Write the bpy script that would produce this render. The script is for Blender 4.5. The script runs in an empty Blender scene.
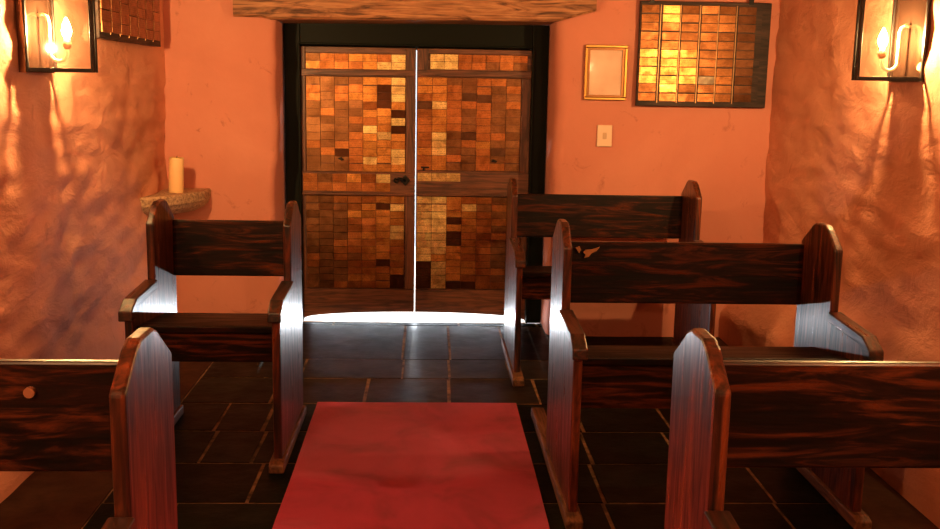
import bpy, bmesh, math, random
from mathutils import Vector, Matrix, noise
random.seed(7)
S = bpy.context.scene
COL = S.collection
PI = math.pi

# ------------------------------------------------------------------ materials
def mat(name, color, rough=.5, metal=0., spec=.5):
    m = bpy.data.materials.new(name); m.use_nodes = True
    b = m.node_tree.nodes['Principled BSDF']
    b.inputs['Base Color'].default_value = (*color, 1)
    b.inputs['Roughness'].default_value = rough
    b.inputs['Metallic'].default_value = metal
    b.inputs['Specular IOR Level'].default_value = spec
    return m

class NT:
    """small helper around one material's node tree"""
    def __init__(s, m):
        s.t = m.node_tree; s.n = s.t.nodes; s.b = s.n['Principled BSDF']
    def new(s, kind, **kw):
        n = s.n.new(kind)
        for k, v in kw.items(): setattr(n, k, v)
        return n
    def link(s, a, b): s.t.links.new(a, b)
    def coords(s, scale=(1, 1, 1), shift=False):
        tc = s.new('ShaderNodeTexCoord'); mp = s.new('ShaderNodeMapping')
        mp.inputs['Scale'].default_value = scale
        s.link(tc.outputs['Object'], mp.inputs['Vector'])
        if shift:
            oi = s.new('ShaderNodeObjectInfo'); ml = s.new('ShaderNodeMath', operation='MULTIPLY')
            ml.inputs[1].default_value = 37.
            s.link(oi.outputs['Random'], ml.inputs[0]); s.link(ml.outputs[0], mp.inputs['Location'])
        return mp.outputs['Vector']
    def noise(s, vec, scale, detail=4, rough=.55, dist=0.):
        n = s.new('ShaderNodeTexNoise')
        n.inputs['Scale'].default_value = scale; n.inputs['Detail'].default_value = detail
        n.inputs['Roughness'].default_value = rough; n.inputs['Distortion'].default_value = dist
        s.link(vec, n.inputs['Vector']); return n.outputs['Fac']
    def ramp(s, fac, stops):
        r = s.new('ShaderNodeValToRGB'); e = r.color_ramp.elements
        while len(e) < len(stops): e.new(.5)
        for el, (p, c) in zip(e, stops):
            el.position = p; el.color = (*c, 1) if len(c) == 3 else c
        s.link(fac, r.inputs['Fac']); return r.outputs['Color']
    def bump(s, fac, strength, dist):
        b = s.new('ShaderNodeBump'); b.inputs['Strength'].default_value = strength
        b.inputs['Distance'].default_value = dist
        s.link(fac, b.inputs['Height']); s.link(b.outputs['Normal'], s.b.inputs['Normal'])
    def mix(s, fac, a, b, mode='MIX'):
        m = s.new('ShaderNodeMix', data_type='RGBA', blend_type=mode)
        if isinstance(fac, (int, float)): m.inputs[0].default_value = fac
        else: s.link(fac, m.inputs[0])
        for i, v in ((6, a), (7, b)):
            if isinstance(v, tuple): m.inputs[i].default_value = (*v, 1)
            else: s.link(v, m.inputs[i])
        return m.outputs[2]
    def math(s, op, a, b=0.):
        m = s.new('ShaderNodeMath', operation=op)
        for i, v in ((0, a), (1, b)):
            if isinstance(v, (int, float)): m.inputs[i].default_value = v
            else: s.link(v, m.inputs[i])
        return m.outputs[0]

def plaster(name, c1, c2, c3, bscale, bstr):
    m = mat(name, c1, .75, spec=.2); k = NT(m)
    v = k.coords()
    col = k.ramp(k.noise(v, 1.3, 6, .6, .4), [(.3, c2), (.55, c1), (.75, c3)])
    scuff = k.ramp(k.noise(v, 4.5, 8, .7, 1.5), [(.30, (.55, .45, .38)), (.40, (1, 1, 1))])
    k.link(k.mix(.6, col, scuff, 'MULTIPLY'), k.b.inputs['Base Color'])
    k.bump(k.noise(k.coords((1, .5, 1)), bscale, 7, .6, .3), bstr, .02)
    return m

def wood(name, axis, dark, mid, light, rough=.3, coat=.15, spec=.5):
    m = mat(name, mid, rough, 0., spec); k = NT(m)
    sc = {'x': (1.5, 13, 13), 'y': (13, 1.5, 13), 'z': (13, 13, 1.5)}[axis]
    v = k.coords(sc, True)
    n1 = k.noise(v, 1.7, 6, .62, 1.6)
    sc2 = {'x': (2, 60, 60), 'y': (60, 2, 60), 'z': (60, 60, 2)}[axis]
    v2 = k.coords(sc2, True)
    n2 = k.noise(v2, 1.5, 3, .5, .3)
    base = k.ramp(n1, [(.38, dark), (.50, mid), (.66, light)])
    fine = k.ramp(n2, [(.36, (.35, .3, .3)), (.52, (1, 1, 1))])
    k.link(k.mix(.7, base, fine, 'MULTIPLY'), k.b.inputs['Base Color'])
    r = k.ramp(n1, [(.3, (rough + .14,) * 3), (.7, (rough - .06,) * 3)])
    k.link(r, k.b.inputs['Roughness'])
    k.b.inputs['Coat Weight'].default_value = coat; k.b.inputs['Coat Roughness'].default_value = .25
    k.bump(k.math('ADD', k.math('MULTIPLY', n1, .5), k.math('MULTIPLY', n2, .5)), .35, .004)
    return m

M = {}
M['wall_side'] = plaster('rough_limewash_plaster', (.66, .30, .19), (.54, .23, .135), (.72, .35, .225), 9, .9)
M['wall_back'] = plaster('smooth_limewash_plaster', (.62, .25, .178), (.57, .22, .155), (.67, .285, .205), 5, .2)
M['ceiling'] = mat('ceiling_boards', (.35, .2, .12), .6)
DK, MD, LT = (.0025, .0012, .001), (.016, .0045, .0025), (.12, .028, .010)
M['wood_x'] = wood('polished_pew_wood_lengthwise', 'x', DK, MD, LT, .3, .04, .22)
M['wood_seat_shade'] = wood('shaded_pew_seat_wood', 'x', (.002, .001, .0008), (.007, .0025, .0015), (.03, .008, .004), .4, 0, .15)  # darker copy of the pew wood, seat shade put into its colour
M['wood_y'] = wood('polished_pew_wood_fore_aft', 'y', DK, (.04, .010, .005), LT)
M['wood_z'] = wood('polished_pew_wood_upright', 'z', (.006, .002, .0015), (.07, .016, .0065), (.20, .046, .016), coat=.3)
M['beam'] = wood('weathered_lintel_timber', 'x', (.10, .04, .018), (.38, .17, .075), (.55, .28, .13), .6, 0)
M['rail'] = wood('foot_rail_wood', 'y', (.05, .02, .008), (.14, .06, .025), (.22, .1, .045), .5, 0)
M['door_v'] = wood('door_wood_upright', 'z', (.07, .025, .012), (.15, .052, .024), (.22, .08, .036), .42, .1)
M['door_h'] = wood('door_wood_crosswise', 'x', (.07, .025, .012), (.15, .052, .024), (.22, .08, .036), .42, .1)
M['frame'] = mat('black_green_door_frame_paint', (.004, .007, .005), .5, spec=.12)
M['black'] = mat('blackened_iron', (.012, .011, .010), .4, .6)
M['board_wood'] = wood('dark_board_wood', 'x', (.010, .004, .003), (.026, .009, .005), (.05, .017, .008), .6, 0)
M['bead'] = mat('thin_brass_bead', (.30, .17, .08), .4, .9)
M['back_plate'] = mat('tarnished_lantern_back', (.13, .07, .045), .16, .9)
M['tube'] = mat('cream_candle_tube', (.85, .75, .5), .35)
M['holder'] = mat('brown_lamp_holder', (.25, .10, .04), .5)
M['gilt'] = mat('gilt_picture_frame', (.42, .23, .06), .38, .9)
M['gilt_dark'] = mat('dark_gilt_slip', (.25, .10, .03), .4, .6)
M['switch'] = mat('cream_switch_plastic', (.82, .62, .45), .4)
M['switch_rocker'] = mat('aged_switch_plastic', (.62, .42, .26), .4)
M['wax'] = mat('cream_candle_wax', (.85, .56, .27), .5)
M['wax'].node_tree.nodes['Principled BSDF'].inputs['Subsurface Weight'].default_value = .15
M['wick'] = mat('burnt_wick', (.02, .015, .01), .9)

m = mat('sandstone_shelf', (.5, .3, .16), .85); k = NT(m); v = k.coords()
k.link(k.ramp(k.noise(v, 60, 5, .7), [(.35, (.20, .11, .06)), (.6, (.55, .35, .2))]), k.b.inputs['Base Color'])
k.bump(k.noise(v, 90, 4), .5, .004); M['stone'] = m

m = mat('red_carpet', (.30, .02, .02), .95, spec=.1); k = NT(m); v = k.coords()
k.link(k.ramp(k.noise(v, 3.2, 6, .65, .5), [(.34, (.27, .022, .062)), (.5, (.42, .034, .10)), (.68, (.49, .042, .12))]), k.b.inputs['Base Color'])
k.bump(k.noise(v, 420, 2), .5, .004)
k.b.inputs['Sheen Weight'].default_value = .2; M['carpet'] = m

m = mat('dark_slate', (.02, .024, .02), .4, spec=.03); k = NT(m); v = k.coords()
at = k.new('ShaderNodeVertexColor', layer_name='tone')
mot = k.ramp(k.noise(v, 5, 7, .65, .6), [(.32, (.45, .45, .42)), (.5, (1, 1, 1)), (.72, (1.6, 1.4, 1.2))])
k.link(k.mix(1., at.outputs['Color'], mot, 'MULTIPLY'), k.b.inputs['Base Color'])
k.link(k.ramp(k.noise(v, 7, 5), [(.3, (.28,) * 3), (.7, (.46,) * 3)]), k.b.inputs['Roughness'])
k.bump(k.noise(v, 14, 6, .6), .25, .01); M['slate'] = m

m = mat('sandy_floor_grout', (.22, .12, .055), .9); k = NT(m); v = k.coords()
k.link(k.ramp(k.noise(v, 9, 5, .7), [(.35, (.03, .02, .011)), (.62, (.30, .18, .09))]), k.b.inputs['Base Color']); M['grout'] = m
m = mat('brown_floor_border', (.07, .035, .018), .7, spec=.08); k = NT(m); v = k.coords()
k.link(k.ramp(k.noise(v, 6, 6, .7, .5), [(.35, (.03, .011, .006)), (.65, (.06, .024, .012))]), k.b.inputs['Base Color'])
k.bump(k.noise(v, 20, 5), .3, .006); M['border'] = m

def plaque_mat(name, use_attr):
    m = mat(name, (.7, .35, .12), .36, 1.); k = NT(m)
    if use_attr:
        at = k.new('ShaderNodeVertexColor', layer_name='tone'); f = at.outputs['Color']
        v = k.coords()
    else:
        oi = k.new('ShaderNodeObjectInfo'); f = oi.outputs['Color']; v = k.coords((1, 1, 1), True)
    tint = k.ramp(k.noise(v, 14, 5, .65, .6), [(.32, (.42, .36, .30)), (.62, (1, 1, 1))])
    base = k.mix(.8, f, tint, 'MULTIPLY')
    # rows of shallow engraved dashes
    sep = k.new('ShaderNodeSeparateXYZ'); k.link(k.coords(), sep.inputs[0])
    s1 = k.math('SINE', k.math('MULTIPLY', sep.outputs['Z'], 2 * PI / .0105))
    dash = k.noise(k.coords((160, 1, 95), True), 1., 1, .3)
    mark = k.math('MULTIPLY', k.math('GREATER_THAN', s1, .45), k.math('GREATER_THAN', dash, .5))
    k.link(k.mix(k.math('MULTIPLY', mark, .55), base, (.10, .04, .015)), k.b.inputs['Base Color'])
    k.link(k.ramp(k.noise(v, 22, 4), [(.3, (.30,) * 3), (.7, (.48,) * 3)]), k.b.inputs['Roughness'])
    k.bump(k.noise(v, 60, 3), .12, .003)
    return m
M['plaque_field'] = plaque_mat('engraved_brass_cladding', True)
M['plaque'] = plaque_mat('engraved_brass_plaque', False)

def clear_glass(name, gloss=.08):
    m = bpy.data.materials.new(name); m.use_nodes = True
    t = m.node_tree; t.nodes.clear()
    o = t.nodes.new('ShaderNodeOutputMaterial'); mx = t.nodes.new('ShaderNodeMixShader')
    a = t.nodes.new('ShaderNodeBsdfTransparent'); g = t.nodes.new('ShaderNodeBsdfGlossy')
    g.inputs['Roughness'].default_value = .03
    lw = t.nodes.new('ShaderNodeFresnel'); ge = t.nodes.new('ShaderNodeNewGeometry'); io = t.nodes.new('ShaderNodeMix')
    io.inputs[2].default_value = 1.45; io.inputs[3].default_value = 1 / 1.45      # same reflectance entering and leaving the pane
    t.links.new(ge.outputs['Backfacing'], io.inputs[0]); t.links.new(io.outputs[0], lw.inputs['IOR'])
    t.links.new(lw.outputs[0], mx.inputs[0]); t.links.new(a.outputs[0], mx.inputs[1])
    t.links.new(g.outputs[0], mx.inputs[2]); t.links.new(mx.outputs[0], o.inputs[0]); return m
M['glass'] = clear_glass('thin_clear_glass')
M['paper'] = mat('pale_certificate_paper', (.88, .64, .48), .6)
k = NT(M['paper']); v = k.coords()
k.link(k.ramp(k.noise(v, 6, 3), [(.4, (.80, .56, .42)), (.7, (.92, .70, .54))]), k.b.inputs['Base Color'])
BULB = 4600.
m = mat('glowing_bulb', (1, .8, .5)); b = m.node_tree.nodes['Principled BSDF']
b.inputs['Emission Color'].default_value = (1, .57, .21, 1); b.inputs['Emission Strength'].default_value = BULB; M['bulb'] = m
m = mat('sunlit_outdoor_paving', (.8, .8, .78), .8); M['outside'] = m

# ------------------------------------------------------------------ mesh helpers
def obj(name, bm, material, parent=None, bevel=0., smooth=False, loc=None):
    me = bpy.data.meshes.new(name)
    bmesh.ops.recalc_face_normals(bm, faces=bm.faces)
    bm.to_mesh(me); bm.free()
    for mm in (material if isinstance(material, (list, tuple)) else [material]): me.materials.append(mm)
    if smooth:
        for p in me.polygons: p.use_smooth = True
    o = bpy.data.objects.new(name, me); COL.objects.link(o)
    if parent: o.parent = parent
    if loc: o.location = loc
    if bevel:
        bv = o.modifiers.new('bevel', 'BEVEL'); bv.width = bevel; bv.segments = 2; bv.limit_method = 'ANGLE'
        bv.angle_limit = math.radians(25)
    return o

def tag(o, label, cat, group=None, kind=None):
    o['label'] = label; o['category'] = cat
    if group: o['group'] = group
    if kind: o['kind'] = kind
    return o

def empty(name, loc=(0, 0, 0)):
    o = bpy.data.objects.new(name, None); COL.objects.link(o); o.location = loc
    o.empty_display_size = .05; return o

def box(bm, x0, x1, y0, y1, z0, z1, M4=None):
    vs = [bm.verts.new((x, y, z)) for x in (x0, x1) for y in (y0, y1) for z in (z0, z1)]
    for f in ((0, 1, 3, 2), (4, 6, 7, 5), (0, 4, 5, 1), (2, 3, 7, 6), (0, 2, 6, 4), (1, 5, 7, 3)):
        bm.faces.new([vs[i] for i in f])
    if M4 is not None:
        for q in vs: q.co = M4 @ q.co
    return vs

def prism(bm, pts, a0, a1, axis='x'):
    """extrude the outline pts between a0 and a1 along axis"""
    def P(p, a): return (a, p[0], p[1]) if axis == 'x' else ((p[0], a, p[1]) if axis == 'y' else (p[0], p[1], a))
    A = [bm.verts.new(P(p, a0)) for p in pts]; B = [bm.verts.new(P(p, a1)) for p in pts]
    n = len(pts)
    bm.faces.new(A); bm.faces.new(B[::-1])
    for i in range(n): bm.faces.new((A[i], B[i], B[(i + 1) % n], A[(i + 1) % n]))

def tube(bm, pts, r, seg=10):
    pts = [Vector(p) for p in pts]; rings = []
    rr = r if isinstance(r, (list, tuple)) else [r] * len(pts)
    up = Vector((0.13, .99, .07))
    for i, p in enumerate(pts):
        d = (pts[min(i + 1, len(pts) - 1)] - pts[max(i - 1, 0)]).normalized()
        a = d.cross(up).normalized(); b2 = d.cross(a)
        rings.append([bm.verts.new(p + (a * math.cos(t) + b2 * math.sin(t)) * rr[i]) for t in [2 * PI * j / seg for j in range(seg)]])
    for a, b2 in zip(rings, rings[1:]):
        for j in range(seg): bm.faces.new((a[j], a[(j + 1) % seg], b2[(j + 1) % seg], b2[j]))
    bm.faces.new(rings[0][::-1]); bm.faces.new(rings[-1])

def lathe(bm, prof, c=(0, 0, 0), seg=20):
    rings = [[bm.verts.new((c[0] + r * math.cos(2 * PI * j / seg), c[1] + r * math.sin(2 * PI * j / seg), c[2] + z)) for j in range(seg)] for r, z in prof]
    for a, b2 in zip(rings, rings[1:]):
        for j in range(seg): bm.faces.new((a[j], a[(j + 1) % seg], b2[(j + 1) % seg], b2[j]))
    bm.faces.new(rings[0][::-1]); bm.faces.new(rings[-1])

def nz(x, y, z, s, seed=0.): return noise.noise(Vector((x * s + seed, y * s + seed * .7, z * s - seed)))

def grid(bm, us, vs, fn, skip=None):
    V = [[bm.verts.new(fn(u, v)) for v in vs] for u in us]
    for i in range(len(us) - 1):
        for j in range(len(vs) - 1):
            if skip and skip((us[i] + us[i + 1]) / 2, (vs[j] + vs[j + 1]) / 2): continue
            bm.faces.new((V[i][j], V[i + 1][j], V[i + 1][j + 1], V[i][j + 1]))
    return V

def fr(a, b, n): return [a + (b - a) * i / n for i in range(n + 1)]

# ------------------------------------------------------------------ room shell
YB, YD, YF, ZC = 5.95, 6.35, -3.2, 2.75        # back wall face, door plane, front wall, ceiling
def x_left(y, z):
    lump = .022 * nz(0, y * .6, z, 2.3, 3) + .012 * nz(0, y * .5, z, 6.5, 9) + .014 * nz(0, y * .35, z, 15, 1)
    if y > 4.4 and z > 1.55: lump *= .2
    return -1.552 + .010 * (y - 3.9) + .035 * max(0, 1 - z / .5) + lump * (1 if z > .3 else .6)
def x_right(y, z):
    base = 1.93 + .05 * (y - 3.9)
    ledge = .49 - .075 * (y - 5.)
    floor_x = 1.80
    foot = ledge - .26                                   # upright foot, then a sloping shelf up to the wall proper
    if z < foot: b = floor_x
    elif z < ledge: b = floor_x + (base - .01 - floor_x) * (z - foot) / (ledge - foot)
    else: b = base - .01 + .01 * min(1, (z - ledge) / .35)
    lump = .022 * nz(7, y * .6, z, 2.1, 4) + .010 * nz(7, y * .5, z, 5.5, 8) + .010 * nz(7, y * .28, z, 14, 2)
    return b + lump * (1 if z > .3 else .5)

ys = fr(YF, 1.5, 60) + fr(1.5, YB + .12, 190)[1:]; zs = fr(-.02, ZC + .02, 112)
bm = bmesh.new(); grid(bm, ys, zs, lambda y, z: (x_left(y, z), y, z))
tag(obj('wall_left', bm, M['wall_side'], smooth=True), 'lumpy salmon limewashed left wall with lantern', 'wall', kind='structure')
bm = bmesh.new(); grid(bm, ys, zs, lambda y, z: (x_right(y, z), y, z))
tag(obj('wall_right', bm, M['wall_side'], smooth=True), 'lumpy salmon limewashed right wall with flared foot', 'wall', kind='structure')

# back wall: thick piers with rounded, wavering reveals either side of the door, and the wall above
XL, XR, ZL = -.905, .735, 1.88
bm = bmesh.new()
def pier_left(u, z):
    """u runs along the wall face, round the corner, into the reveal"""
    w = .038 * nz(1, 0, z, 3.2, 5) + .014 * nz(1, 0, z, 9, 2)
    b = .006 * nz(u, 1, z, 3, 6)
    r = .045
    L0 = abs(-1.75 - (XL - r))
    if u < L0: return (-1.75 + u + w * (u / L0), YB + b, z)
    a = min(1, (u - L0) / (PI / 2 * r)) * PI / 2
    x = XL - r + r * math.sin(a); y = YB + r - r * math.cos(a)
    ext = max(0, u - L0 - PI / 2 * r)
    return (x + w * max(.0, 1 - ext / .25), y + ext, z)
L0 = abs(-1.75 - (XL - .045)); A0 = PI / 2 * .045
grid(bm, fr(0, L0, 18) + fr(L0, L0 + A0, 5)[1:] + fr(L0 + A0, L0 + A0 + .46, 6)[1:], fr(-.02, ZL + .03, 48), pier_left)
def pier_right(u, z):
    w = .014 * nz(4, 0, z, 2.6, 5) + .006 * nz(4, 0, z, 8, 2)
    b = .006 * nz(u, 3, z, 3, 6)
    r = .075
    L = 2.25 - (XR + r)
    if u < L: return (2.25 - u - w * (u / L), YB + b, z)
    a = min(1, (u - L) / (PI / 2 * r)) * PI / 2
    ext = max(0, u - L - PI / 2 * r)
    return (XR + r - r * math.sin(a) - w * max(0, 1 - ext / .25), YB + r - r * math.cos(a) + ext, z)
L1_ = 2.25 - (XR + .075); A1 = PI / 2 * .075
grid(bm, fr(0, L1_, 18) + fr(L1_, L1_ + A1, 6)[1:] + fr(L1_ + A1, L1_ + A1 + .44, 6)[1:], fr(-.02, ZL + .03, 48), pier_right)
box(bm, -1.75, 2.25, YB + .004, YD + .25, ZL + .01, ZC + .02)
tag(obj('wall_back', bm, M['wall_back'], smooth=False), 'smooth salmon plastered end wall around the door', 'wall', kind='structure')
for p in bpy.data.objects['wall_back'].data.polygons:
    if len(p.vertices) == 4 and p.area < .05: p.use_smooth = True
bm = bmesh.new(); box(bm, -1.75, 2.3, YF - .1, YF, -.02, ZC + .02)
tag(obj('wall_front', bm, M['wall_back']), 'salmon plastered end wall opposite the door', 'wall', kind='structure')
bm = bmesh.new(); box(bm, -1.75, 2.3, YF - .1, YD + .3, ZC, ZC + .1)
tag(obj('ceiling', bm, M['ceiling']), 'dark timber ceiling above the pews', 'ceiling', kind='structure')

# floor: irregular slate slabs over sandy grout, brown border along both side walls
bm = bmesh.new(); tone = {}
box(bm, -1.75, 2.3, YF - .1, 6.28, -.10, -.004)
nb = len(bm.faces)
def slab(x0, x1, y0, y1, c):
    g = .0075; j = lambda: random.uniform(-.003, .003)
    n0 = len(bm.verts)
    pts = [(x0 + g + j(), y0 + g + j()), (x1 - g + j(), y0 + g + j()), (x1 - g + j(), y1 - g + j()), (x0 + g + j(), y1 - g + j())]
    z = random.uniform(-.0015, 0)
    nf = len(bm.faces); prism(bm, pts, -.012, z, 'z')
    bm.faces.ensure_lookup_table()
    for f in bm.faces[nf:]: f.material_index = 1; tone[f.index if f.index >= 0 else id(f)] = c; slabs.append((f, c))
slabs = []
rows = [YF, -2.7, -2.2, -1.7, -1.2, -.7, -.25, .2, .65, 1.1, 1.5, 1.9, 2.3, 2.68, 3.06, 3.45, 3.84, 4.22, 4.61, 5.03, 5.40, 6.20, 6.286]
fixed = {15: [-1.17, -.65, -.2, .3, .66, 1.30], 14: [-1.17, -.9, -.40, .05, .65, 1.29], 16: [-1.17, -.91, -.70, -.25, .25, .68, 1.05], 17: [-1.17, -.93, -.72, -.2, .2, .70, 1.1],
         18: [-1.17, -.75, -.30, .11, .55, 1.05], 19: [-1.17, -.66, -.13, .12, .44, .95], 20: [-1.17, -.84, -.14, .13, .45, .9], 21: [-1.17, -.6, .2, .7]}
for i in range(len(rows) - 1):
    xs = fixed.get(i)
    if not xs:
        xs = [-1.17]
        while xs[-1] < 1.05: xs.append(xs[-1] + random.uniform(.36, .6))
    xs = [x for x in xs if x < 1.45] + [1.52]
    for a, b2 in zip(xs, xs[1:]):
        warm_reflect = i in (18, 19, 20) and -.9 < a < .5  # browner slabs before the door, warm reflection painted into their tone
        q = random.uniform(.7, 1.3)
        c = (.022 * q, .016 * q, .011 * q) if warm_reflect else (.0045 * q, .0068 * q, .005 * q)
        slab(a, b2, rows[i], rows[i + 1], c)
n1 = len(bm.faces)
for x0, x1 in ((-1.62, -1.17), (1.52, 1.95)):
    nf = len(bm.faces); box(bm, x0, x1 , YF, YB + .02, -.012, .001)
    bm.faces.ensure_lookup_table()
    for f in bm.faces[nf:]: f.material_index = 2
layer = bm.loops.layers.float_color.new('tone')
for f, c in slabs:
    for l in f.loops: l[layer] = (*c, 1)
tag(obj('floor', bm, [M['grout'], M['slate'], M['border']]), 'dark slate slab floor with sandy grout and brown borders', 'floor', kind='structure')

# outside the door: sunlit paving, seen only through the gaps
bm = bmesh.new(); box(bm, -.80, .634, 6.287, YD + .0995, -.10, -.002); box(bm, -2.5, 2.5, YD + .10, YD + 3, -.10, -.004)
tag(obj('outdoor_paving', bm, M['outside']), 'sunlit paving glaring white under the door', 'paving', kind='structure')

# timber lintel over the door
bm = bmesh.new()
us = fr(-1.125, .955, 40)
def beam_ring(x):
    w = .006 * nz(x, 0, 0, 3, 2); zt = 2.03
    zb = 1.872 + .012 * (x / 1.) + w
    if x > .74: zb += (x - .74) / .215 * .062
    if x < -.93: zb += .012
    y0 = 5.905 + .006 * nz(x, 3, 0, 4, 7)
    return [(x, y0, zb + .012), (x, y0 + .012, zb), (x, YD - .05, zb), (x, YD - .05, zt), (x, y0 + .01, zt), (x, y0, zt - .012)]
rings = [[bm.verts.new(p) for p in beam_ring(x)] for x in us]
for a, b2 in zip(rings, rings[1:]):
    for j in range(6): bm.faces.new((a[j], b2[j], b2[(j + 1) % 6], a[(j + 1) % 6]))
bm.faces.new(rings[0]); bm.faces.new(rings[-1][::-1])
tag(obj('trim_1', bm, M['beam']), 'rough weathered timber lintel above the door', 'lintel', kind='structure')

# black door frame
bm = bmesh.new()
box(bm, -.895, -.798, YD - .06, YD + .09, 0, 1.88)
box(bm, .632, .73, YD - .06, YD + .09, 0, 1.88)
box(bm, -.797, .631, YD - .06, YD + .09, 1.735, 1.88); box(bm, -.797, .631, YD + .032, YD + .09, 1.718, 1.7345)
for x0, x1 in ((-.812, -.799), (.633, .646)): box(bm, x0, x1, YD - .072, YD - .061, 0, 1.745)
box(bm, -.798, .632, YD - .072, YD - .061, 1.737, 1.749)
tag(obj('trim_2', bm, M['frame'], bevel=.004), 'near-black painted door frame set deep in wall', 'door frame', kind='structure')

# ------------------------------------------------------------------ double door clad with small brass plaques
COPPER, BRASS, PALE_GLARE, PATINA, WOODY = (.50, .19, .06), (.66, .30, .08), (1., .76, .32), (.28, .13, .055), (.09, .035, .018)  # palest tone is polished brass with lamp glare painted in
def field(parent, x0, x1, z0, z1, nx, nz_, bright, dark=(), yface=YD - .022, dead=WOODY):
    """a sheet of small plaques nailed in columns, each slightly out of true"""
    bm = bmesh.new(); lay = bm.loops.layers.float_color.new('tone')
    px, pz = (x1 - x0) / nx, (z1 - z0) / nz_
    for i in range(nx):
        off = random.uniform(-.006, .006)
        for j in range(nz_):
            cx, cz = x0 + (i + .5) * px, z1 - (j + .5) * pz + (off if 0 < j < nz_ - 1 else 0)
            t = bright(i, j) + random.gauss(0, .11)  # real patina differences, plus reflection painted brighter near the crack
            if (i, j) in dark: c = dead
            elif t > .82: c = PALE_GLARE
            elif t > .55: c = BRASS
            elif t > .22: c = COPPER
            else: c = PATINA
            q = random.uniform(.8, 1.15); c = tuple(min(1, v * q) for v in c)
            R4 = Matrix.Translation((cx, yface, cz)) @ Matrix.Rotation(random.gauss(0, .012), 4, 'Z') @ Matrix.Rotation(random.gauss(0, .016), 4, 'X') @ Matrix.Rotation(random.gauss(0, .006), 4, 'Y')
            nf = len(bm.faces)
            box(bm, -px / 2 + .0015, px / 2 - .0015, -.002, .008, -pz / 2 + .0013, pz / 2 - .0013, R4)
            bm.faces.ensure_lookup_table()
            for f in bm.faces[nf:]:
                for l in f.loops: l[lay] = (*c, 1)
    return obj('brass_plaque_panel', bm, M['plaque_field'], parent)

def leaf(name, label, X0, X1, gap_side):
    root = empty(name, ((X0 + X1) / 2, YD, 0)); tag(root, label, 'door', kind='structure')
    sub = Matrix.Translation((-(X0 + X1) / 2, -YD, 0))
    def part(nm, boxes, m_, bev=.003):
        bm = bmesh.new()
        for q in boxes: box(bm, *q)
        bm.transform(sub); return obj(nm, bm, m_, root, bev)
    y0, y1 = YD - .025, YD + .03
    part('backing_board', [(X0, X1, YD - .012, y1, .04, 1.728)], M['door_h'], 0)
    return root, part, sub, y0

def fix(o, sub): o.data.transform(sub); return o

XM = -.085
# left leaf
root, part, sub, y0 = leaf('door_1', 'left door leaf clad in small brass plaques with latch', -.797, XM - .003, 1)
part('stile', [(-.797, -.772, y0, YD - .011, .05, 1.728)], M['door_v'])
part('stile', [(-.148, XM - .003, y0 - .004, YD - .011, .21, 1.728)], M['door_v'])
part('rail', [(-.771, -.149, y0, YD - .011, 1.690, 1.728)], M['door_h'])
part('rail', [(-.797, -.089, y0 - .012, YD - .026, 1.555, 1.592), (-.797, -.149, y0 - .02, y0 - .012, 1.550, 1.560)], M['door_h'])
part('rail', [(-.797, -.089, y0 - .014, YD - .030, .822, .958)], M['door_h'])
part('ledge_strip', [(-.797, -.089, y0 - .026, y0 - .0145, .814, .828)], M['door_h'])
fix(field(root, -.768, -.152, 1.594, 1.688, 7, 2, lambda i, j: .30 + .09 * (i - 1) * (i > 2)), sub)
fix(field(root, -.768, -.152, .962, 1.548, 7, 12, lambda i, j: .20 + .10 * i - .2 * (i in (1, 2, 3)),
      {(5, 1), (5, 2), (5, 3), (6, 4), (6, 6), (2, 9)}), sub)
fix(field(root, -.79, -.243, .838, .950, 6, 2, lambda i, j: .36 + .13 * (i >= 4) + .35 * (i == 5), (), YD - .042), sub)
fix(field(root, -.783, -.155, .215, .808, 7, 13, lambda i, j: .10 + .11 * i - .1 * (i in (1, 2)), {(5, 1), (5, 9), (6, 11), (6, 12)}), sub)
def bottom_board(parent, sub, X0, X1, xc):
    """lower edge worn hollow towards the middle of the doorway, so daylight comes in"""
    bm = bmesh.new(); xs = fr(X0, X1, 16); pts = [(X0, .20)] + []
    low = []
    for x in xs:
        t = max(0., 1 - ((x - xc) / .715) ** 2)
        low.append((x, .012 + .048 * math.sqrt(t)))
    pts = low + [(X1, .208), (X0, .208)]
    prism(bm, pts, YD - .03, YD - .0125, 'y'); bm.transform(sub)
    return obj('bottom_board', bm, M['door_h'], parent)
bottom_board(root, sub, -.797, XM - .003, XM)
# backing ends above the worn edge: hinge-side latch ironwork
bm = bmesh.new()
prism(bm, [(-.150, .878), (-.118, .912), (-.150, .946), (-.184, .912)], YD - .056, YD - .045, 'y')
bm.transform(sub); lp = obj('latch_plate', bm, M['black'], root, .002)
bm = bmesh.new()
tube(bm, [(-.150, YD - .060, .912), (-.172, YD - .066, .922), (-.190, YD - .068, .926), (-.206, YD - .068, .918)], [.010, .008, .007, .006], 8)
tube(bm, [(-.206 - .012 * math.sin(t), YD - .068, .912 + .012 * math.cos(t)) for t in fr(0, 5.2, 12)], .0065, 8)
bm.transform(sub); obj('latch_lever', bm, M['black'], lp, smooth=True)
bm = bmesh.new(); prism(bm, [(-.575, 1.045), (-.55, 1.052), (-.535, 1.035), (-.55, 1.028)], YD - .040, YD - .024, 'y'); bm.transform(sub)
obj('iron_stud', bm, M['black'], root)
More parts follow.
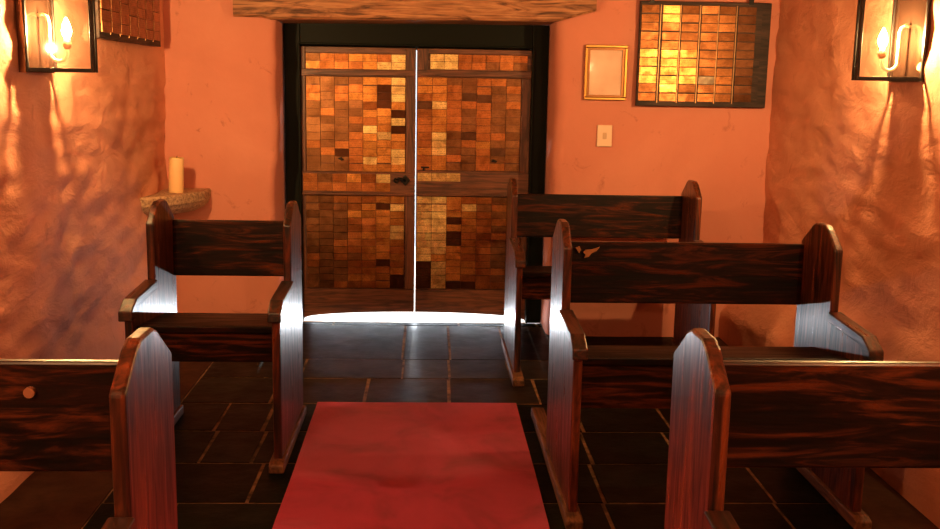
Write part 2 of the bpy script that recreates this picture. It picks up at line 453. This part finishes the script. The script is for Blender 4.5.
# right leaf
root, part, sub, y0 = leaf('door_2', 'right door leaf clad in small brass plaques, no latch', XM + .003, .631, -1)
part('stile', [(XM + .003, -.012, y0, YD - .011, 1.592, 1.728)], M['door_v'])
part('stile', [(.574, .631, y0, YD - .011, .95, 1.556)], M['door_v'])
part('stile', [(.596, .631, y0, YD - .011, .05, .82)], M['door_v'])
part('rail', [(-.011, .631, y0, YD - .011, 1.698, 1.728)], M['door_h'])
part('rail', [(XM + .003, .631, y0 - .012, YD - .026, 1.560, 1.598), (XM + .003, .631, y0 - .02, y0 - .012, 1.555, 1.565)], M['door_h'])
part('rail', [(XM + .003, .631, y0 - .014, YD - .030, .824, .972)], M['door_h'])
part('ledge_strip', [(XM + .003, .631, y0 - .026, y0 - .0145, .816, .830)], M['door_h'])
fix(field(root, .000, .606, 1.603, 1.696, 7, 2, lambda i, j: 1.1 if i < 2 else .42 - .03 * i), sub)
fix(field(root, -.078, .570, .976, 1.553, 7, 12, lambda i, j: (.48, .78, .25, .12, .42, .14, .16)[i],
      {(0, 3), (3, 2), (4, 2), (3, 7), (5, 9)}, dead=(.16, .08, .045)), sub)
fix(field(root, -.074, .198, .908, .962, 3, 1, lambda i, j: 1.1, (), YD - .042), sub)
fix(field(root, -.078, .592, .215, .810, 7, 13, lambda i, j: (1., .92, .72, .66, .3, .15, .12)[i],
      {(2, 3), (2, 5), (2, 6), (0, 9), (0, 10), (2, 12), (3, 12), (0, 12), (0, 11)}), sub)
bottom_board(root, sub, XM + .003, .631, XM)
bm = bmesh.new(); box(bm, -.05, 0, YD - .040, YD - .020, .990, .999); box(bm, -.04, -.028, YD - .046, YD - .020, .975, 1.0); bm.transform(sub)
obj('draw_bolt', bm, M['black'], root)
bm = bmesh.new(); box(bm, .50, .535, YD - .046, YD - .035, .842, .905); bm.transform(sub)
obj('iron_plate', bm, M['black'], root, .003)
bm = bmesh.new(); prism(bm, [(.39, 1.035), (.40, 1.052), (.43, 1.042), (.42, 1.03)], YD - .040, YD - .024, 'y'); bm.transform(sub)
obj('iron_stud', bm, M['black'], root)
for nm in ('door_1', 'door_2'):
    for c in bpy.data.objects[nm].children:
        if c.name.startswith('backing_board'):
            for v_ in c.data.vertices:
                if v_.co.z < .1: v_.co.z = .10

# ------------------------------------------------------------------ pews
def pew(x0, x1, yf, D, label, rail_front=.05, rail_back=.0, so=.07, ab=.415, adz=0.):
    w = x1 - x0
    root = empty('wooden_pew', (x0, yf, 0)); tag(root, label, 'pew', 'wooden pews')
    pf, pr = D - .345, D                                   # the tall post's front and rear edge
    T = .032
    out = [(.02, .035), (.02, .60), (.06, .655), (pf, .668), (pf, .925), (pf + .085, .990), (pf + .12, 1.004), (pf + .205, 1.004), (pf + .235, .992), (pr, .915), (pr, .035)]
    arm = [(-.022, .602), (-.018, .640), (.052, .677), (pf - .06, .690), (pf - .001, .694), (pf - .001, .655), (.06, .640), (.028, .598)]
    out = [(y, z + adz if .5 < z < .68 else z) for y, z in out]; arm = [(y, z + adz) for y, z in arm]
    for xa in (0, w - T):
        bm = bmesh.new(); prism(bm, out, xa, xa + T, 'x')
        sp = obj('side_panel', bm, M['wood_z'], root, .007)
        bm = bmesh.new(); prism(bm, arm, xa - .010, xa + T + .010, 'x')
        obj('armrest', bm, M['wood_y'], sp, .005)
        bm = bmesh.new(); prism(bm, [(-rail_front, 0), (-rail_front, .034), (-rail_front + .03, .044), (pr + rail_back, .044), (pr + rail_back, 0)], xa - .014, xa + T + .014, 'x')
        obj('foot_rail', bm, M['rail'], sp, .006)
    bm = bmesh.new()
    tilt = Matrix.Translation((0, pr - .012, .66)) @ Matrix.Rotation(-.03, 4, 'X')
    box(bm, T - .002, w - T + .002, -.034, -.004, -.008, .240, tilt)
    br = obj('backrest', bm, M['wood_x'], root, .006)
    bm = bmesh.new()
    prism(bm, [(so, .535), (so, .566), (.48, .525), (.48, .495)], T - .002, w - T + .002, 'x')
    obj('seat', bm, M['wood_seat_shade'], root, .006)
    bm = bmesh.new(); box(bm, T - .002, w - T + .002, .025 + so, .052 + so, ab, .538)
    obj('seat_apron', bm, M['wood_x'], root, .004)
    return root
pew(-1.158, -.567, 3.75, .70, 'short one-seat wooden pew at left below the candle shelf', .03, .0)
pew(.497, 1.541, 3.25, .70, 'wooden pew right of carpet, middle of the three on the right', .04, .48, .15, .37)
pew(.450, 1.492, 4.98, .745, 'farthest wooden pew, right of the door against the end wall', .09, .0)
pew(.559, 1.603, 1.485, .70, 'nearest wooden pew on the right of the red carpet', .04, .1, adz=-.008)
pew(-1.40, -.560, 1.455, .70, 'nearest wooden pew on the left, pale peg in its backrest', .04, .1, adz=-.008)

# peg showing in the near left backrest
near_left = [o for o in COL.objects if o.get('label', '').startswith('nearest wooden pew on the left')][0]
br = [c for c in near_left.children if c.name.startswith('backrest')][0]
bm = bmesh.new(); tube(bm, [(.545, .662, .835), (.545, .648, .835)], .012, 14)
M['peg'] = mat('pale_wood_peg', (.30, .12, .06), .5)
obj('peg', bm, M['peg'], br)

# pale slivers at the top corner of the middle right backrest
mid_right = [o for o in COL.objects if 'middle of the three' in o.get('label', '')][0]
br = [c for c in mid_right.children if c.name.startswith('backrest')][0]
M['pale_sliver'] = mat('pale_sliver_wood', (.60, .30, .12), .35)
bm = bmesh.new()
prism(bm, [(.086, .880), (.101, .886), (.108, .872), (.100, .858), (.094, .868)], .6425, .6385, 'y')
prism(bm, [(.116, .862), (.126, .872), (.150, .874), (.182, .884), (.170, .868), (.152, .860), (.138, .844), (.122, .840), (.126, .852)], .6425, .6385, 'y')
obj('pale_slivers', bm, M['pale_sliver'], br)

# ------------------------------------------------------------------ carpet
bm = bmesh.new()
xs = fr(-.518, .428, 20); yy = fr(-1.2, 4.59, 80)
top = grid(bm, xs, yy, lambda x, y: (x + .003 * nz(0, y, 0, 2) * (abs(x) > .4), y + .004 * nz(x, 0, 0, 3) * (y > 4.5), .012 + .0012 * nz(x, y, 0, 6)))
edge = [top[i][0] for i in range(len(xs))] + [top[-1][j] for j in range(1, len(yy))] + [top[i][-1] for i in range(len(xs) - 2, -1, -1)] + [top[0][j] for j in range(len(yy) - 2, 0, -1)]
low = [bm.verts.new((v_.co.x, v_.co.y, .0005)) for v_ in edge]
for i in range(len(edge)): bm.faces.new((edge[i], low[i], low[(i + 1) % len(low)], edge[(i + 1) % len(edge)]))
bm.faces.new(low[::-1])
tag(obj('carpet_runner', bm, M['carpet'], smooth=False), 'plain red carpet runner on slate floor leading to the door', 'carpet')

# ------------------------------------------------------------------ wall lanterns
def lantern(xw, y, z, s, label, name='wall_lantern'):
    """xw: wall face; s: +1 hangs off the left wall, -1 off the right wall; y, z: near lower corner.
    The plan is a wedge: back plate on the wall, two raked glass sides, a narrow glass front."""
    root = empty(name, (xw, y, z)); tag(root, label, 'lantern', 'wall lanterns')
    Dp, W, Hh, t = .212, .286, .44, .015
    A, B, C, D = (.008, 0), (Dp, W / 2 - .014), (Dp, W / 2 + .014), (.008, W)
    P = lambda p, zz: Vector((s * p[0], p[1], zz))
    def wall_strip(bm, p, q, z0, z1, th, ins=0.):
        d = Vector((q[0] - p[0], q[1] - p[1])); L = d.length; d /= L; n = Vector((-d.y, d.x)) * th / 2
        p = Vector(p) + d * ins; q = Vector(q) - d * ins
        prism(bm, [(s * v.x, v.y) for v in (p + n, q + n, q - n, p - n)], z0, z1, 'z')
    bm = bmesh.new(); box(bm, *sorted((s * -.02, s * .005)), -.004, W + .004, -.004, Hh + .004)
    obj('back_plate', bm, M['back_plate'], root)
    bm = bmesh.new()
    for p in (A, B, C, D):
        prism(bm, [(s * (p[0] + a * t / 2), p[1] + b2 * t / 2) for a, b2 in ((-1 if p[0] > .1 else 0, -1), (1, -1), (1, 1), (-1 if p[0] > .1 else 0, 1))], 0, Hh, 'z')
    for p, q in ((A, B), (B, C), (C, D)):
        for zz in (.0, Hh - t): wall_strip(bm, p, q, zz, zz + t, t * .8, t * .5)
    obj('frame', bm, M['black'], root, .0015)
    bm = bmesh.new(); prism(bm, [(s * .010, .012), (s * (Dp - .012), B[1] + .005), (s * (Dp - .012), C[1] - .005), (s * .010, W - .012)], .004, .007, 'z')
    obj('base_pane', bm, M['glass'], root)
    bm = bmesh.new(); q = [(.0055, .125), (.03, .104), (.06, .074), (.083, .052)]  # added tray, outline shaped to throw the shadow below the lantern
    prism(bm, [(s * x, W / 2 - h) for x, h in q] + [(s * x, W / 2 + h) for x, h in q[::-1]], .0075, .0105, 'z')
    obj('shadow_tray', bm, M['black'], root)
    bm = bmesh.new()
    a = [bm.verts.new(v) for v in (P((0, -.015), Hh + .001), P((Dp + .015, B[1] - .01), Hh + .001), P((Dp + .015, C[1] + .01), Hh + .001), P((0, W + .015), Hh + .001))]
    b3 = [bm.verts.new(P(q, Hh + .11)) for q in ((0, W / 2 - .05), (.09, W / 2 - .03), (.09, W / 2 + .03), (0, W / 2 + .05))]
    bm.faces.new(a); bm.faces.new(b3)
    for i in range(4): bm.faces.new((a[i], a[(i + 1) % 4], b3[(i + 1) % 4], b3[i]))
    obj('hood', bm, M['black'], root)
    for p, q in ((A, B), (B, C), (C, D)):
        bm = bmesh.new(); wall_strip(bm, p, q, t, Hh - t, .003, t * .55); obj('glass_pane', bm, M['glass'], root)
    yc = W / 2; xb = .112; xv = .046; rr = (xb - xv) / 2
    bm = bmesh.new()
    pts = [(s * .004, yc, .215), (s * .025, yc, .219), (s * .040, yc, .210), (s * xv, yc, .19), (s * xv, yc, .08)]
    pts += [(s * (xv + rr - rr * math.cos(t_)), yc, .075 - rr * math.sin(t_)) for t_ in fr(0, PI, 10)] + [(s * xb, yc, .088)]
    tube(bm, pts, .0066, 10); obj('curved_arm', bm, M['tube'], root, smooth=True)
    bm = bmesh.new(); lathe(bm, [(.005, .086), (.012, .09), (.017, .10), (.017, .11), (.012, .122), (.010, .128)], (s * xb, yc, 0), 14); obj('lamp_holder', bm, M['holder'], root, smooth=True)
    bm = bmesh.new(); lathe(bm, [(.008, .130), (.015, .143), (.018, .158), (.014, .18), (.006, .198), (.001, .208)], (s * xb, yc, 0), 14)
    obj('bulb', bm, M['bulb'], root, smooth=True)
    return root
lantern(-1.520, 3.885, 1.528, 1, 'black glazed wall lantern with lit bulb on the left wall')
lantern(1.925, 3.895, 1.553, -1, 'black glazed wall lantern with lit bulb on the right wall')

# ------------------------------------------------------------------ plaque boards
def board(root, W, H, cols, rows_, gaps, tones, wob=1., gap=.006, bead=True):
    bm = bmesh.new(); box(bm, 0, W, 0, .030, 0, H); obj('board', bm, M['board_wood'], root, .003)
    bm = bmesh.new(); e = .008
    proto = None
    rh = (H - .050) / rows_
    for i, (a, b2) in enumerate(cols):
        for j in range(rows_):
            if (i, j) in gaps: continue
            if proto is None:
                pm = bmesh.new(); box(pm, -.5, .5, -.003, .003, -.5, .5)
                proto = bpy.data.meshes.new('plaque')
            w, h = (b2 - a), rh - gap
            pm = bmesh.new(); box(pm, -w / 2, w / 2, -.003, .003, -h / 2, h / 2)
            o = obj('plaque', pm, M['plaque'], root)
            o.location = ((a + b2) / 2, -.0045, H - .022 - (j + .5) * rh + random.uniform(-.002, .002))
            o.rotation_euler = (random.gauss(0, .018) * wob, random.gauss(0, .008) * wob, random.gauss(0, .014) * wob)
            t = tones(i, j); q = random.uniform(.85, 1.12)
            o.color = (*[min(1, v_ * q) for v_ in t], 1)
    for (a, b2), (c, d) in zip(cols, cols[1:]):
        pm = bmesh.new(); box(pm, (b2 + c) / 2 - .0022, (b2 + c) / 2 + .0022, -.003, -.0003, .02, H - .02)
        obj('bead_strip', pm, M['bead'] if bead else M['board_wood'], root)

BX, BZ = 1.209, 1.407; W, H = .768, .60
root = empty('plaque_board', (BX, YB - .050, BZ)); tag(root, 'board of engraved brass plaques on the end wall right of the door', 'plaque board', 'plaque boards')
cpx = [(1.5, 18), (22, 38), (40.5, 56.5), (59.5, 75), (76.7, 92), (95, 112)]
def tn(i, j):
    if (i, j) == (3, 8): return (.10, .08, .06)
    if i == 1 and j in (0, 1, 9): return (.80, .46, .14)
    if i <= 2 and 5 <= j <= 8: return (.50, .23, .07)  # lantern glare painted into this block of plaques
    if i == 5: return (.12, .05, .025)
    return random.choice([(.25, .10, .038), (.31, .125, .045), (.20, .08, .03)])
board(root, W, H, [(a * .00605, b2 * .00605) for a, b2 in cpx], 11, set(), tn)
pm = bmesh.new(); box(pm, 113.5 * .0059, 121 * .0059, -.004, -.0003, .025, H - .03); obj('blank_strip', pm, M['board_wood'], root)
for x in (.052, .632):
    pm = bmesh.new(); box(pm, x, x + .028, -.006, -.0005, H - .012, H + .04); box(pm, x, x + .028, -.006, .044, H + .04, H + .05)
    obj('hook', pm, M['black'], root)
pm = bmesh.new(); tube(pm, [(-.01, .02, H + .058), (W + .02, .02, H + .058)], .008, 8); obj('hanging_bar', pm, M['black'], root)

# on the left wall: same board seen edge-on, its columns running up the wall
root = empty('plaque_board', (-1.474, 4.63, 1.686)); tag(root, 'dark board of copper plaques on the left wall beyond the lantern', 'plaque board', 'plaque boards')
root.rotation_euler = (0, 0, PI / 2 + .012)
W2 = 1.08
c2 = [(.02 + i * .150, .02 + i * .150 + .136) for i in range(7)]
board(root, W2, H, c2, 11, set(), lambda i, j: random.choice([(.40, .19, .09), (.34, .15, .07), (.46, .22, .10)]), .3, .0025)

# ------------------------------------------------------------------ framed certificate, switch, shelf, candle
root = empty('framed_certificate', (.903, YB - .012, 1.436)); tag(root, 'small gilt framed certificate between door and plaque board', 'picture')
w, h = .250, .318
bm = bmesh.new(); t = .017
for q in ((0, w, 0, t), (0, w, h - t, h)): box(bm, q[0], q[1], -.018, .004, q[2], q[3])
for q in ((0, t), (w - t, w)): box(bm, q[0], q[1], -.018, .004, t + .0003, h - t - .0003)
obj('frame', bm, M['gilt'], root, .004)
bm = bmesh.new(); a = t + .001; t2 = t + .013
for q in ((a, w - a, a, t2), (a, w - a, h - t2, h - a)): box(bm, q[0], q[1], -.009, .002, q[2], q[3])
for q in ((a, t2), (w - t2, w - a)): box(bm, q[0], q[1], -.009, .002, t2 + .0003, h - t2 - .0003)
obj('inner_slip', bm, M['gilt_dark'], root)
bm = bmesh.new(); box(bm, t2 + .0005, w - t2 - .0005, -.001, .002, t2 + .0005, h - t2 - .0005); obj('paper', bm, M['paper'], root)
bm = bmesh.new(); box(bm, t2 + .0005, w - t2 - .0005, -.006, -.004, t2 + .0005, h - t2 - .0005); obj('glass', bm, M['glass'], root)

root = empty('light_switch', (.993, YB - .006, 1.163)); tag(root, 'cream light switch below the gilt framed certificate', 'light switch')
bm = bmesh.new(); box(bm, 0, .089, -.008, .003, 0, .128); obj('cover_plate', bm, M['switch'], root, .004)
bm = bmesh.new(); box(bm, .033, .056, -.0125, -.0085, .045, .083); obj('rocker', bm, M['switch_rocker'], root, .002)

bm = bmesh.new(); pts = [(-1.66, YB + .03), (-1.66, 5.36), (-1.57, 5.385), (-1.49, 5.44), (-1.42, 5.52), (-1.36, 5.61), (-1.315, 5.71), (-1.29, 5.80), (-1.285, YB + .03)]
n = 6; rings = []
for kz, (z, sc) in enumerate([(.765, .80), (.775, .86), (.80, .94), (.83, .99), (.872, 1.), (.882, .985)]):
    rings.append([bm.verts.new((-1.62 + (p[0] + 1.62) * sc + .004 * nz(p[0], p[1], z, 20), YB + .03 + (p[1] - YB - .03) * sc + .004 * nz(p[0], p[1], z, 18, 4), z)) for p in pts])
for a, b2 in zip(rings, rings[1:]):
    for j in range(len(pts)): bm.faces.new((a[j], a[(j + 1) % len(pts)], b2[(j + 1) % len(pts)], b2[j]))
bm.faces.new(rings[0]); bm.faces.new(rings[-1][::-1])
tag(obj('corner_shelf', bm, M['stone']), 'small sandstone corner shelf left of the door', 'shelf')
root = empty('pillar_candle', (-1.425, 5.69, .8835)); tag(root, 'thick cream candle standing on the stone corner shelf', 'candle'); root.rotation_euler = (0, .04, 0)
bm = bmesh.new(); lathe(bm, [(.040, 0), (.0415, .004), (.040, .19), (.037, .198), (.030, .192), (.006, .188)], seg=24); obj('wax', bm, M['wax'], root, smooth=True)
bm = bmesh.new(); tube(bm, [(0, 0, .186), (.001, 0, .198), (.004, 0, .206)], .0018, 6); obj('wick', bm, M['wick'], root)

# ------------------------------------------------------------------ light
def lamp(name, kind, loc, energy, color, **kw):
    l = bpy.data.lights.new(name, kind); l.energy = energy; l.color = color
    for a, v_ in kw.items(): setattr(l, a, v_)
    o = bpy.data.objects.new(name, l); COL.objects.link(o); o.location = loc; return o
WARM = (1., .52, .22)
lamp('lamp_near_right', 'POINT', (1.70, .75, 1.74), 72, WARM, shadow_soft_size=.03)
lamp('lamp_near_left', 'POINT', (-1.30, .75, 1.72), 72, WARM, shadow_soft_size=.03)
lamp('altar_fill', 'POINT', (.15, -2.6, 2.0), 25, WARM, shadow_soft_size=.25)  # added warm fill from the altar end, no fitting behind it
DAY = (.84, .92, 1.)
o = lamp('daylight_under_door', 'AREA', (-.085, YD + .035, .013), 21, DAY, shape='RECTANGLE', size=1.34, size_y=.05)
o.rotation_euler = (-PI / 2 - math.radians(82), 0, 0)      # glare off the sunlit paving, coming in under the worn door
o = lamp('daylight_between_leaves', 'AREA', (XM, YD + .085, .88), 4, DAY, shape='RECTANGLE', size=.03, size_y=1.68)
o.rotation_euler = (-PI / 2, 0, 0)
sun = lamp('sun', 'SUN', (0, 9, 5), 12, (1, .97, .92), angle=.01); sun.rotation_euler = (math.radians(-40), 0, 0)
w = bpy.data.worlds.new('sky'); S.world = w; w.use_nodes = True
bg = w.node_tree.nodes['Background']; bg.inputs[0].default_value = (.8, .9, 1, 1); bg.inputs[1].default_value = 1.5

# ------------------------------------------------------------------ camera: eye 1.5 m above the floor, tipped 10 degrees down
cam = bpy.data.cameras.new('camera'); co = bpy.data.objects.new('camera', cam); COL.objects.link(co)
cam.sensor_width = 36; cam.lens = 1000 / 940 * 36; cam.clip_start = .05
r = Vector((0.99906994, -0.0393471, 0.01763669)); u = Vector((-0.01046262, 0.17558641, 0.98440842)); b = Vector((-0.04183038, -0.98367739, 0.17501144))
co.matrix_world = Matrix(((r.x, u.x, b.x, 0), (r.y, u.y, b.y, 0), (r.z, u.z, b.z, 1.5), (0, 0, 0, 1)))
S.camera = co
vs = S.view_settings; vs.view_transform = 'Standard'; vs.look = 'None'; vs.gamma = 1; vs.exposure = 0; vs.use_curve_mapping = False
